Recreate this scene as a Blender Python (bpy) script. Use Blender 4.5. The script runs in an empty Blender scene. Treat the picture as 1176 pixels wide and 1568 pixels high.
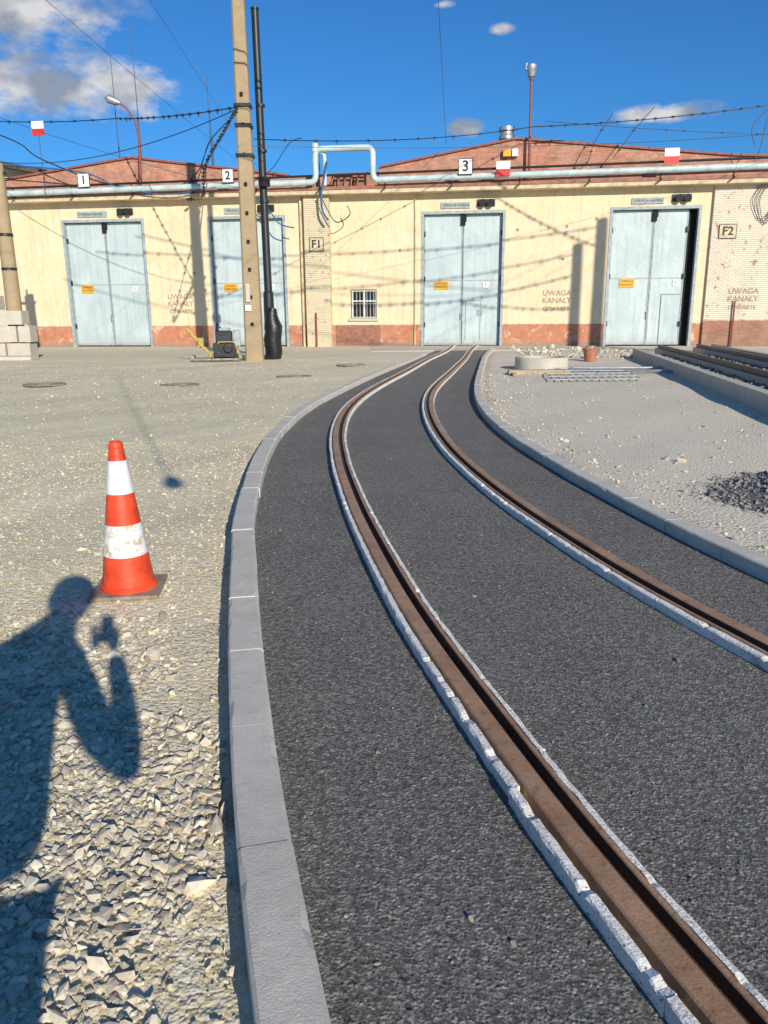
import bpy, math, random
import numpy as np
from mathutils import Vector as V, Matrix
random.seed(3); rng=np.random.default_rng(5)
sc=bpy.context.scene
# ------------------------------------------------------------------ helpers
def link(o,parent=None):
    sc.collection.objects.link(o)
    if parent: o.parent=parent
    return o
def empty(name,loc=(0,0,0),rz=0,parent=None):
    o=bpy.data.objects.new(name,None);o.location=loc;o.rotation_euler=(0,0,rz);o.empty_display_size=.2
    return link(o,parent)
class NB:
    def __init__(s,name):
        s.m=bpy.data.materials.new(name);s.m.use_nodes=True;s.nt=s.m.node_tree
        s.b=s.nt.nodes['Principled BSDF'];s.tc=s.nt.nodes.new('ShaderNodeTexCoord')
        s.co=s.tc.outputs['Object']
    def n(s,t,**k):
        x=s.nt.nodes.new(t)
        for a,v in k.items(): setattr(x,a,v)
        return x
    def l(s,a,b): s.nt.links.new(a,b)
    def mapv(s,sc_,src=None):
        m=s.n('ShaderNodeMapping');m.inputs['Scale'].default_value=sc_;s.l(src or s.co,m.inputs[0]);return m.outputs[0]
    def noise(s,scale,detail=4,rough=.55,src=None,dist=0):
        x=s.n('ShaderNodeTexNoise');x.inputs['Scale'].default_value=scale;x.inputs['Detail'].default_value=detail
        x.inputs['Roughness'].default_value=rough;x.inputs['Distortion'].default_value=dist
        s.l(src or s.co,x.inputs['Vector']);return x.outputs[0]
    def vor(s,scale,src=None,feature='F1',out=0,rnd=1):
        x=s.n('ShaderNodeTexVoronoi');x.feature=feature;x.inputs['Scale'].default_value=scale
        x.inputs['Randomness'].default_value=rnd
        s.l(src or s.co,x.inputs['Vector']);return x.outputs[out]
    def ramp(s,f,a,b,c0=(0,0,0),c1=(1,1,1)):
        x=s.n('ShaderNodeValToRGB');e=x.color_ramp.elements
        e[0].position=a;e[1].position=b;e[0].color=(*c0,1);e[1].color=(*c1,1)
        s.l(f,x.inputs[0]);return x.outputs[0]
    def mix(s,f,a,b,mode='MIX'):
        x=s.n('ShaderNodeMix');x.data_type='RGBA';x.blend_type=mode
        for i,v in ((0,f),(6,a),(7,b)):
            if isinstance(v,(int,float)): x.inputs[i].default_value=v
            elif isinstance(v,tuple): x.inputs[i].default_value=(*v,1)
            else: s.l(v,x.inputs[i])
        return x.outputs[2]
    def math(s,op,a,b=0.):
        x=s.n('ShaderNodeMath');x.operation=op
        for i,v in ((0,a),(1,b)):
            if isinstance(v,(int,float)): x.inputs[i].default_value=v
            else: s.l(v,x.inputs[i])
        return x.outputs[0]
    def bump(s,h,dist,strength=1,prev=None):
        x=s.n('ShaderNodeBump');x.inputs['Strength'].default_value=strength;x.inputs['Distance'].default_value=dist
        s.l(h,x.inputs['Height'])
        if prev: s.l(prev,x.inputs['Normal'])
        return x.outputs[0]
    def sep(s):
        x=s.n('ShaderNodeSeparateXYZ');s.l(s.co,x.inputs[0]);return x.outputs
    def fin(s,col,rough=.8,nrm=None,metal=0,spec=.5):
        if isinstance(col,tuple): s.b.inputs['Base Color'].default_value=(*col,1)
        else: s.l(col,s.b.inputs['Base Color'])
        if isinstance(rough,(int,float)): s.b.inputs['Roughness'].default_value=rough
        else: s.l(rough,s.b.inputs['Roughness'])
        s.b.inputs['Metallic'].default_value=metal
        s.b.inputs['Specular IOR Level'].default_value=spec
        if nrm: s.l(nrm,s.b.inputs['Normal'])
        return s.m
def simple(name,c,rough=.7,var=.25,scale=6,bump=.002,metal=0,bs=60):
    k=NB(name);n=k.noise(scale,5,.6)
    c2=tuple(x*(1-var) for x in c);c3=tuple(min(1,x*(1+var*.5)) for x in c)
    col=k.ramp(n,.3,.7,c2,c3)
    nr=k.bump(k.noise(bs,4,.6),bump) if bump else None
    return k.fin(col,rough,nr,metal)
class MB:
    def __init__(s): s.v=[];s.f=[];s.mi=[]
    def add(s,vs,fs,mi=0):
        o=len(s.v);s.v+=[tuple(x) for x in vs];s.f+=[tuple(i+o for i in f) for f in fs];s.mi+=[mi]*len(fs);return s
    def box(s,x0,x1,y0,y1,z0,z1,mi=0):
        vs=[(x,y,z) for z in (z0,z1) for y in (y0,y1) for x in (x0,x1)]
        return s.add(vs,[(0,2,3,1),(4,5,7,6),(0,1,5,4),(2,6,7,3),(0,4,6,2),(1,3,7,5)],mi)
    def tube(s,pts,r,n=12,mi=0,caps=True):
        pts=[V(p) for p in pts];rs=r if isinstance(r,(list,tuple)) else [r]*len(pts)
        vs=[];up=None
        for i,p in enumerate(pts):
            d=(pts[min(i+1,len(pts)-1)]-pts[max(i-1,0)]).normalized()
            if up is None:
                a=V((0,0,1)) if abs(d.z)<.9 else V((0,1,0));up=(a-d*a.dot(d)).normalized()
            else: up=(up-d*up.dot(d)).normalized()
            w=d.cross(up)
            for k in range(n):
                t=2*math.pi*k/n;vs.append(p+(up*math.cos(t)+w*math.sin(t))*rs[i])
        fs=[(i*n+k,i*n+(k+1)%n,(i+1)*n+(k+1)%n,(i+1)*n+k) for i in range(len(pts)-1) for k in range(n)]
        if caps: fs+=[tuple(range(n-1,-1,-1)),tuple((len(pts)-1)*n+k for k in range(n))]
        return s.add(vs,fs,mi)
    def lathe(s,prof,n=32,c=(0,0,0),mi=0):
        vs=[(c[0]+r*math.cos(2*math.pi*k/n),c[1]+r*math.sin(2*math.pi*k/n),c[2]+z) for r,z in prof for k in range(n)]
        fs=[(i*n+k,i*n+(k+1)%n,(i+1)*n+(k+1)%n,(i+1)*n+k) for i in range(len(prof)-1) for k in range(n)]
        return s.add(vs,fs,mi)
    def obj(s,name,mats,parent=None,smooth=False,bevel=0,loc=None):
        me=bpy.data.meshes.new(name);me.from_pydata(s.v,[],s.f);me.validate()
        for m in (mats if isinstance(mats,(list,tuple)) else [mats]): me.materials.append(m)
        if len(me.polygons)==len(s.mi): me.polygons.foreach_set('material_index',s.mi)
        o=bpy.data.objects.new(name,me);link(o,parent)
        if loc: o.location=loc
        if smooth:
            me.polygons.foreach_set('use_smooth',[True]*len(me.polygons))
            me.update()
            try: me.set_sharp_from_angle(angle=math.radians(35))
            except Exception: pass
        if bevel:
            b=o.modifiers.new('b','BEVEL');b.width=bevel;b.segments=2;b.limit_method='ANGLE'
        return o
# ------------------------------------------------------------------ curves of the track x(y)
def curve(pts,sig=.35):
    pts=sorted(pts,key=lambda p:p[1]);ys=np.array([p[1] for p in pts]);xs=np.array([p[0] for p in pts])
    g=np.arange(-6,42,.05);x=np.interp(g,ys,xs)
    lo=g<ys[0];x[lo]=xs[0]+(g[lo]-ys[0])*(xs[1]-xs[0])/(ys[1]-ys[0])
    hi=g>ys[-1];x[hi]=xs[-1]+(g[hi]-ys[-1])*(xs[-1]-xs[-2])/(ys[-1]-ys[-2])
    def sm(x,s):
        k=np.arange(-int(4*s/.05),int(4*s/.05)+1)*.05;w=np.exp(-k*k/2/s/s);w/=w.sum()
        n=len(k)//2;xp=np.concatenate([x[0]+(x[0]-x[1])*np.arange(n,0,-1),x,x[-1]+(x[-1]-x[-2])*np.arange(1,n+1)])
        return np.convolve(xp,w,'valid')
    a=sm(x,sig);b=sm(x,1.2)
    w=np.clip((g-5)/6,0,1);x=a*(1-w)+b*w
    return lambda y:np.interp(y,g,x)
RL=curve([(3.38,37.6),(2.62,31.98),(2.07,29.05),(1.50,26.25),(.99,23.05),(.58,20.53),(.05,17.64),(-.31,15.44),(-.57,13.22),(-.64,11.54),(-.59,9.67),(-.42,7.75),(-.20,5.99),(-.01,4.79),(.14,3.91),(.29,3.22),(.42,2.70),(.52,2.27),(.575,2.05),(.62,1.89),(.71,1.60),(.79,1.37),(1.22,0),(2.3,-3)])
RR=curve([(4.45,37.5),(3.69,32.96),(3.24,29.83),(2.71,26.11),(2.17,22.92),(1.7,19.98),(1.26,17.54),(.92,15.35),(.77,13.64),(.69,11.85),(.70,10.17),(.76,8.67),(.87,7.61),(1.01,6.53),(1.15,5.75),(1.3,5.05),(1.43,4.43),(1.55,3.98),(1.67,3.61),(1.78,3.30),(2.75,0),(3.9,-3)])
KL=curve([(1.5,29),(1.36,28.2),(.53,23.8),(-.21,19.9),(-.8,16.3),(-1.18,13.8),(-1.38,12.0),(-1.43,9.9),(-1.3,7.7),(-1.04,5.43),(-.89,4.65),(-.69,3.5),(-.54,2.77),(-.39,2.05),(-.205,1.33),(.16,0),(1.2,-3)])
KR=curve([(4.6,33),(3.5,27.06),(2.3,18.7),(1.78,14.8),(1.56,11.8),(1.6,9.6),(1.78,7.7),(1.98,6.3),(2.15,5.22),(2.32,4.4),(2.72,3),(3.7,0),(5.0,-3)])
YS=np.concatenate([np.arange(-3,9,.05),np.arange(9,37.5,.2)])
def frame(F,y):
    x=F(y);dx=(F(y+.05)-F(y-.05))/.1;L=np.sqrt(1+dx*dx)
    return x,1/L,-dx/L   # right-hand normal (nx,ny)
def sweep(name,F,prof,mat,ys=YS,parent=None,smooth=False,closed=True,mirror=False):
    x,nx,ny=frame(F,ys);n=len(prof);vs=[]
    if mirror: prof=[(-o,z) for o,z in prof][::-1]
    for i in range(len(ys)):
        for k,(o,z) in enumerate(prof): vs.append((x[i]+nx[i]*o,ys[i]+ny[i]*o,z))
    fs=[(i*n+k,i*n+(k+1)%n,(i+1)*n+(k+1)%n,(i+1)*n+k) for i in range(len(ys)-1) for k in range(n if closed else n-1)]
    m=MB();m.add(vs,fs)
    return m.obj(name,mat,parent,smooth)
def lining(name,F,prof,mat,y0,y1,parent,jit=.0022,off=.0025,outer=-1,extra=None):
    # broken strips of light lining, one to one and a half metre each, rough edges
    m=MB();y=y0;n=len(prof)
    while y<y1:
        L=rng.uniform(.9,1.8);e=min(y+L,y1)
        if extra and y<extra<e: e=extra
        step=.025 if e<7 else .08
        ys=np.linspace(y,e-.004,max(3,int((e-y)/step)));x,nx,ny=frame(F,ys)
        do=rng.uniform(0,off)*outer+(outer*.014 if extra and e<=extra+1e-6 else 0);dz=rng.uniform(-off,off*.3)
        J=rng.normal(0,1,(len(ys),n,2));J[1:-1]=(J[:-2]+J[1:-1]*2+J[2:])/4
        chip=np.where(rng.random(len(ys))<.05,1,0)*rng.uniform(.003,.012,len(ys))
        vs=[]
        for i in range(len(ys)):
            for k,(o,z) in enumerate(prof):
                top=z>.05
                oo=o+do+J[i,k,0]*jit;zz=z+(dz+J[i,k,1]*jit*.8-chip[i] if top else 0);vs.append((x[i]+nx[i]*oo,ys[i]+ny[i]*oo,zz))
        fs=[(i*n+k,i*n+(k+1)%n,(i+1)*n+(k+1)%n,(i+1)*n+k) for i in range(len(ys)-1) for k in range(n)]
        fs+=[tuple(range(n))[::-1],tuple((len(ys)-1)*n+k for k in range(n))]
        m.add(vs,fs);y=e
    return m.obj(name,mat,parent)
# ------------------------------------------------------------------ materials
def m_ground():
    k=NB('gravel_ground')
    big=k.noise(.35,4,.6);mid=k.noise(3,5,.6);fine=k.noise(45,5,.7)
    c=k.ramp(big,.35,.68,(.76,.67,.48),(.87,.77,.57))
    c=k.mix(k.math('MULTIPLY',k.ramp(mid,.42,.75),.6),c,(.64,.58,.46))
    v=k.vor(34,out=1);g=k.n('ShaderNodeSeparateColor');k.l(v,g.inputs[0])
    c=k.mix(.55,c,k.ramp(g.outputs[0],0,1,(.22,.215,.20),(.72,.70,.64)),'OVERLAY')
    v2=k.vor(85,out=1);g2=k.n('ShaderNodeSeparateColor');k.l(v2,g2.inputs[0])
    c=k.mix(.4,c,k.ramp(g2.outputs[1],0,1,(.3,.3,.3),(.68,.66,.62)),'OVERLAY')
    s=k.sep();side=k.ramp(k.math('MULTIPLY_ADD',s[0],.25),0.0,1)
    c=k.mix(k.math('MULTIPLY',side,.6),c,(.74,.66,.55))
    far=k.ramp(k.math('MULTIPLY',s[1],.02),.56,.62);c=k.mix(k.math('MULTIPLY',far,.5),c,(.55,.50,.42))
    b=k.bump(k.math('SUBTRACT',1,k.vor(34)),.009,.7);b=k.bump(k.math('SUBTRACT',1,k.vor(85)),.004,.8,b);b=k.bump(fine,.004,.7,b)
    return k.fin(c,.95,b,spec=.1)
def m_asphalt():
    k=NB('asphalt');f=k.noise(120,4,.7);big=k.noise(.9,5,.65)
    c=k.ramp(big,.3,.7,(.175,.162,.143),(.245,.228,.200))
    vc=k.vor(120,out=1);g=k.n('ShaderNodeSeparateColor');k.l(vc,g.inputs[0])
    c=k.mix(k.ramp(g.outputs[0],.72,1),c,(.42,.39,.34))
    c=k.mix(k.ramp(g.outputs[1],.78,1),c,(.09,.085,.078))
    c=k.mix(k.ramp(k.noise(260,3,.7),.58,.75),c,(.46,.43,.37))
    pits=k.ramp(k.noise(38,5,.75),.36,.5)
    c=k.mix(k.math('MULTIPLY',k.math('SUBTRACT',1,pits),.6),c,(.055,.052,.048))
    c=k.mix(k.math('MULTIPLY',k.ramp(k.noise(2.3,6,.7),.55,.8),.35),c,(.34,.31,.25))
    b=k.bump(k.math('SUBTRACT',1,k.vor(95)),.009,.7);b=k.bump(pits,.010,.7,b);b=k.bump(f,.005,.6,b)
    b=k.bump(k.noise(4,3,.5),.02,.4,b)
    return k.fin(c,k.ramp(f,.3,.7,(.65,.65,.65),(.95,.95,.95)),b,spec=.25)
def m_concrete(name,c=(.36,.36,.35),dirt=.5):
    k=NB(name);n=k.noise(2.5,6,.65);c0=tuple(x*.8 for x in c)
    col=k.ramp(n,.3,.7,c0,c);col=k.mix(k.math('MULTIPLY',k.ramp(k.noise(14,6,.7),.5,.75),dirt),col,tuple(x*.6 for x in c))
    col=k.mix(k.ramp(k.noise(300,2,.6),.60,.72),col,tuple(x*.45 for x in c))
    col=k.mix(k.math('MULTIPLY',k.ramp(k.noise(5.5,6,.8,dist=.7),.60,.66),.5),col,tuple(min(.9,x*1.25) for x in c))
    b=k.bump(k.noise(160,4,.7),.003,.9);b=k.bump(k.noise(12,4,.6),.005,.6,b)
    return k.fin(col,.9,b,spec=.2)
def m_foam():
    k=NB('white_rail_lining');col=k.ramp(k.noise(9,5,.6),.3,.7,(.82,.77,.69),(.94,.90,.82))
    col=k.mix(k.ramp(k.noise(85,3,.75),.59,.65),col,(.10,.095,.09))
    col=k.mix(k.math('MULTIPLY',k.ramp(k.noise(6,6,.75),.57,.66),.55),col,(.45,.40,.33))
    b=k.bump(k.noise(80,4,.7),.006)
    return k.fin(col,.85,b,spec=.2)
def m_rust(name='rusty_rail_steel',a=(.31,.16,.08),b_=(.52,.31,.175),c_=(.20,.095,.05)):
    k=NB(name);n=k.noise(4,6,.65)
    col=k.ramp(n,.3,.7,a,b_);col=k.mix(k.math('MULTIPLY',k.ramp(k.noise(22,5,.75),.52,.68),.7),col,c_)
    col=k.mix(k.math('MULTIPLY',k.ramp(k.noise(160,3,.7),.6,.7),.5),col,(.5,.42,.33))
    b=k.bump(k.noise(110,4,.6),.002)
    return k.fin(col,k.ramp(k.noise(20,3,.6),.3,.7,(.42,.42,.42),(.7,.7,.7)),b,metal=.1)
def m_plaster():
    k=NB('cream_plaster');s=k.sep()
    c=k.ramp(k.noise(.8,6,.6),.3,.72,(.75,.58,.36),(.81,.66,.44))
    c=k.mix(k.ramp(k.noise(2.2,6,.7,dist=.5),.53,.70),c,(.80,.70,.55))
    c=k.mix(k.math('MULTIPLY',k.ramp(k.noise(1.4,6,.75,dist=.8),.56,.66),.6),c,(.62,.49,.35))
    stre=k.noise(1,5,.6,src=k.mapv((5,5,.30)));c=k.mix(k.math('MULTIPLY',k.ramp(stre,.52,.78),.6),c,(.47,.37,.26))
    z=k.math('ADD',s[2],k.math('MULTIPLY',k.math('SUBTRACT',k.noise(6,4,.7),.5),.14))
    band=k.ramp(k.math('MULTIPLY',z,.5),.507,.512)
    red=k.ramp(k.noise(3,6,.7),.3,.7,(.42,.16,.09),(.58,.27,.16))
    red=k.mix(k.ramp(k.noise(1.6,6,.75,dist=.6),.56,.63),red,(.60,.46,.33))
    low=k.ramp(k.math('ADD',s[2],k.math('MULTIPLY',k.noise(3,4,.7),.5)),.3,.5)
    red=k.mix(low,(.32,.24,.18),red)
    c=k.mix(band,red,c)
    b=k.bump(k.noise(25,5,.7),.012);b=k.bump(k.noise(2,4,.6),.05,.6,b)
    return k.fin(c,.9,b,spec=.2)
def m_brick(name,c1,c2,mort,painted=None,rawh=None):
    k=NB(name);s=k.sep();cx=k.n('ShaderNodeCombineXYZ');k.l(k.math('ADD',s[0],s[1]),cx.inputs[0]);k.l(s[2],cx.inputs[1])
    br=k.n('ShaderNodeTexBrick');br.inputs['Scale'].default_value=1;br.inputs['Brick Width'].default_value=.27
    br.inputs['Row Height'].default_value=.085;br.inputs['Mortar Size'].default_value=.009;br.inputs['Mortar Smooth'].default_value=.4
    br.inputs['Color1'].default_value=(*c1,1);br.inputs['Color2'].default_value=(*c2,1);br.inputs['Mortar'].default_value=(*mort,1)
    k.l(cx.outputs[0],br.inputs['Vector']);c=br.outputs[0]
    c=k.mix(.6,c,k.ramp(k.noise(1.5,6,.7),.3,.7,(.28,.28,.28),(.72,.72,.72)),'OVERLAY')
    if painted:
        p=k.ramp(k.noise(1.2,5,.6),.3,.7,tuple(x*.85 for x in painted),painted)
        p=k.mix(k.math('MULTIPLY',br.outputs[1],.35),p,tuple(x*.5 for x in painted))
        m=k.ramp(k.noise(4,6,.8),.36,.42)
        if rawh:
            z=k.math('ADD',s[2],k.math('MULTIPLY',k.math('SUBTRACT',k.noise(3,4,.7),.5),.3))
            m=k.math('MULTIPLY',m,k.ramp(k.math('MULTIPLY',z,.5),rawh*.5-.01,rawh*.5+.01))
        c=k.mix(m,c,p)
    else: c=k.mix(k.math('MULTIPLY',k.ramp(k.noise(2.5,6,.8),.56,.64),.5),c,(.62,.48,.36))
    b=k.bump(k.math('SUBTRACT',1,br.outputs[1]),.012);b=k.bump(k.noise(40,4,.7),.006,1,b)
    return k.fin(c,.9,b,spec=.2)
def m_door():
    k=NB('pale_blue_steel_door')
    c=k.ramp(k.noise(.7,5,.6),.3,.7,(.43,.51,.52),(.54,.61,.60))
    st=k.noise(1,5,.65,src=k.mapv((7,7,.5)));c=k.mix(k.math('MULTIPLY',k.ramp(st,.48,.78),.6),c,(.31,.34,.33))
    c=k.mix(k.ramp(k.noise(5,6,.8),.65,.71),c,(.36,.24,.16))
    s=k.sep();lowd=k.ramp(k.math('ADD',s[2],k.math('MULTIPLY',k.noise(2,4,.7),.6)),.3,.9);c=k.mix(k.math('MULTIPLY',k.math('SUBTRACT',1,lowd),.6),c,(.36,.33,.28))
    b=k.bump(k.noise(1.3,3,.5),.10,.6)
    return k.fin(c,.55,b)
M=dict(
 ground=m_ground(),asphalt=m_asphalt(),kerb=m_concrete('kerb_concrete',(.70,.645,.55),.4),conc=m_concrete('weathered_concrete',(.62,.56,.46),.5),
 polec=m_concrete('pole_concrete',(.44,.33,.20),.6),foam=m_foam(),rust=m_rust(),rustd=m_rust('rail_groove_rust',(.07,.035,.02),(.13,.07,.04),(.05,.028,.018)),plaster=m_plaster(),
 brick=m_brick('gable_brick',(.55,.27,.18),(.44,.19,.12),(.50,.34,.26)),
 wbrick=m_brick('whitewashed_brick',(.42,.20,.12),(.36,.16,.10),(.4,.34,.28),painted=(.78,.69,.54),rawh=1.15),
 pbrick=m_brick('painted_brick_pier',(.42,.20,.12),(.36,.16,.10),(.4,.34,.28),painted=(.74,.63,.43)),
 door=m_door(),dframe=simple('door_frame_paint',(.36,.41,.42),.6,.3),
 canopy=simple('canopy_render',(.66,.53,.35),.9,.35,3,.006),roof=simple('red_roof_capping',(.30,.10,.07),.7,.3),
 roofd=simple('roofing_felt',(.10,.085,.08),.9,.3),
 teal=simple('pipe_cladding',(.52,.62,.62),.45,.3,2,.006,0,9),black=simple('black_steel',(.018,.022,.024),.45,.3),
 blackp=simple('black_plastic',(.014,.014,.016),.4,.3,8,.01,0,12),dark=simple('dark_interior',(.012,.012,.014),.9,.2),
 redst=simple('rusty_red_paint',(.26,.07,.05),.6,.3),white=simple('white_paint',(.80,.80,.78),.5,.1),red=simple('red_paint',(.62,.03,.03),.5,.15),
 yellow=simple('yellow_sign_paint',(.80,.40,.03),.5,.15),galv=simple('galvanised_steel',(.45,.46,.47),.4,.3,8,.002,.6),
 orange=simple('cone_orange',(.82,.07,.018),.5,.4,9,.002),machy=simple('machine_yellow',(.55,.38,.08),.6,.5,14),rubber=simple('cone_rubber_base',(.32,.25,.18),.85,.4,10,.004),
 brown=simple('brown_paint',(.34,.15,.10),.7,.4,5,.004),anchor=simple('rusty_anchor_plate',(.40,.26,.16),.8,.4,12,.003),text=simple('faded_lettering',(.42,.29,.21),.8,.5,20,0),blackt=simple('black_lettering',(.02,.02,.02),.6,.1,5,0),
 blue=simple('blue_hose',(.02,.13,.28),.4,.2),terr=simple('terracotta_plastic',(.42,.16,.10),.6,.25),wood=simple('wood_plank',(.42,.34,.23),.8,.4,9,.004),
 cover=simple('dusty_cast_iron',(.34,.30,.24),.85,.6,9,.004),glass=simple('window_glass',(.03,.04,.05),.1,.2,3,0))
# ------------------------------------------------------------------ world, sun, camera
el=math.radians(21.4);az=math.atan2(.357,-.934)
w=bpy.data.worlds.new('World');sc.world=w;w.use_nodes=True;nt=w.node_tree;nt.nodes.clear()
def wn(t): return nt.nodes.new(t)
out=wn('ShaderNodeOutputWorld');bg=wn('ShaderNodeBackground');sky=wn('ShaderNodeTexSky');sky.sky_type='NISHITA';sky.sun_disc=False
sky.sun_elevation=el;sky.sun_rotation=az;sky.air_density=1.0;sky.dust_density=.3;sky.ozone_density=4;sky.altitude=200
tc=wn('ShaderNodeTexCoord')
def wmath(op,a,b=0.,c=None):
    x=wn('ShaderNodeMath');x.operation=op
    for i,v in enumerate((a,b) if c is None else (a,b,c)):
        if isinstance(v,(int,float)): x.inputs[i].default_value=v
        else: nt.links.new(v,x.inputs[i])
    return x.outputs[0]
tot=None
for c,r in [((-.42,.865,.305),(.150,.28,.060)),((-.37,.905,.232),(.120,.28,.028)),((-.28,.93,.238),(.050,.28,.030)),((.315,.926,.209),(.055,.25,.010)),((.133,.945,.298),(.015,.25,.006)),((.097,.974,.206),(.02,.25,.010)),((.069,.945,.322),(.012,.25,.004))]:
    a=wn('ShaderNodeVectorMath');a.operation='SUBTRACT';nt.links.new(tc.outputs['Generated'],a.inputs[0]);a.inputs[1].default_value=c
    b=wn('ShaderNodeVectorMath');b.operation='DIVIDE';nt.links.new(a.outputs[0],b.inputs[0]);b.inputs[1].default_value=r
    l=wn('ShaderNodeVectorMath');l.operation='LENGTH';nt.links.new(b.outputs[0],l.inputs[0])
    v=wmath('SUBTRACT',1.25,l.outputs['Value'])
    tot=v if tot is None else wmath('MAXIMUM',tot,v)
mp=wn('ShaderNodeMapping');mp.inputs['Scale'].default_value=(1,1,1.9);nt.links.new(tc.outputs['Generated'],mp.inputs[0])
no=wn('ShaderNodeTexNoise');no.inputs['Scale'].default_value=20;no.inputs['Detail'].default_value=8;no.inputs['Roughness'].default_value=.6;nt.links.new(mp.outputs[0],no.inputs[0])
no2=wn('ShaderNodeTexNoise');no2.inputs['Scale'].default_value=15;no2.inputs['Detail'].default_value=6;nt.links.new(mp.outputs[0],no2.inputs[0])
den=wmath('ADD',wmath('MULTIPLY',tot,1.05),wmath('MULTIPLY',wmath('SUBTRACT',no.outputs[0],.5),3.0))
rp=wn('ShaderNodeValToRGB');rp.color_ramp.elements[0].position=.10;rp.color_ramp.elements[1].position=.85;nt.links.new(den,rp.inputs[0])
mask=wmath('MULTIPLY',rp.outputs[0],wmath('MINIMUM',wmath('MAXIMUM',wmath('MULTIPLY',tot,3),0),1))
mask=wmath('MULTIPLY',mask,.92)
cr=wn('ShaderNodeValToRGB');e=cr.color_ramp.elements;e[0].position=.38;e[0].color=(2.3,2.6,3.1,1);e[1].position=.58;e[1].color=(5.9,5.8,5.6,1);nt.links.new(no2.outputs[0],cr.inputs[0])
tint=wn('ShaderNodeMix');tint.data_type='RGBA';tint.blend_type='MULTIPLY';tint.inputs[0].default_value=1;tint.inputs[7].default_value=(.24,.60,.90,1)
nt.links.new(sky.outputs[0],tint.inputs[6])
mx=wn('ShaderNodeMix');mx.data_type='RGBA';nt.links.new(mask,mx.inputs[0]);nt.links.new(tint.outputs[2],mx.inputs[6]);nt.links.new(cr.outputs[0],mx.inputs[7])
nt.links.new(mx.outputs[2],bg.inputs[0]);bg.inputs[1].default_value=.13;nt.links.new(bg.outputs[0],out.inputs[0])
sd=bpy.data.lights.new('sun','SUN');sd.energy=5;sd.angle=math.radians(.5);sd.color=(1,.93,.80)
so=link(bpy.data.objects.new('sun',sd));d=V((-.357*math.cos(el),.934*math.cos(el),-math.sin(el)));so.rotation_euler=d.to_track_quat('-Z','Y').to_euler();so.location=(5,-10,12)
p=math.radians(14.53);ro=math.radians(.4)
fw=V((0,math.cos(p),-math.sin(p)));r=V((1,0,0));u=V((0,math.sin(p),math.cos(p)))
r2=r*math.cos(ro)-u*math.sin(ro);u2=u*math.cos(ro)+r*math.sin(ro)
cd=bpy.data.cameras.new('camera');cam=link(bpy.data.objects.new('camera',cd));sc.camera=cam
mw=Matrix((r2,u2,-fw)).transposed().to_4x4();mw.translation=V((0,0,1.6));cam.matrix_world=mw
cd.sensor_fit='VERTICAL';cd.sensor_height=36;cd.lens=36*1180/1568;cd.clip_start=.01;cd.clip_end=2000
sc.view_settings.view_transform='Standard';sc.view_settings.look='None';sc.view_settings.exposure=0
# ------------------------------------------------------------------ ground sheet
xs=np.unique(np.round(np.concatenate([[-900,-300,-120,-60,-35,-22],np.arange(-16,16.01,.16),[22,35,60,120,300,900]]),3))
ys=np.unique(np.round(np.concatenate([[-900,-300,-100,-40,-15,-8],np.arange(-4,12,.12),np.arange(12,40,.35),[45,60,100,300,900]]),3))
X,Y=np.meshgrid(xs,ys)
def hgt(x,y):
    h=.016*np.sin(1.1*x+.8*y)+.010*np.sin(2.1*y-1.3*x+1)+.003*np.sin(6.1*x+3.3*y)+.004*np.sin(3.7*y-6.1*x+2)
    l=KL(y);rr=KR(y);dl=l-x;dr=x-rr
    h=np.where(dr>0,h*.6+.05,h-.012)
    k=np.minimum(np.clip((np.where(dr>0,dr,dl)-.08)/.25,0,1),1)
    base=np.where(dr>0,.055,-.015)
    h=base*(1-k)+h*k
    ins=(x>l-.06)&(x<rr+.06)
    h=np.where(ins,-.05,h)
    far=np.clip((y-30)/3,0,1);h=h*(1-far)-.03*far*(ins)
    return h
Z=np.where((abs(X)<20)&(Y>-6)&(Y<41),hgt(X,np.clip(Y,-5,41)),0)
vs=np.stack([X,Y,Z],-1).reshape(-1,3);nx_=len(xs)
fs=[(j*nx_+i,j*nx_+i+1,(j+1)*nx_+i+1,(j+1)*nx_+i) for j in range(len(ys)-1) for i in range(nx_-1)]
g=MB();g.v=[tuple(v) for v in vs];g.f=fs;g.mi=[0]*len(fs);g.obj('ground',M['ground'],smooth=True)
# ------------------------------------------------------------------ asphalt track bed
yy=np.concatenate([np.arange(-3,9,.1),np.arange(9,33.1,.3)]);m=MB();vs=[]
for y in yy:
    for t in (0,.25,.5,.75,1): vs.append((KL(y)*(1-t)+KR(y)*t,y,.03))
m.add(vs,[(i*5+k,i*5+k+1,(i+1)*5+k+1,(i+1)*5+k) for i in range(len(yy)-1) for k in range(4)]);m.obj('asphalt_track_bed',M['asphalt'])
m=MB();m.box(-.5,9,33.1,38.5,-.2,.025);m.obj('concrete_apron_pavement',M['conc'])
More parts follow.
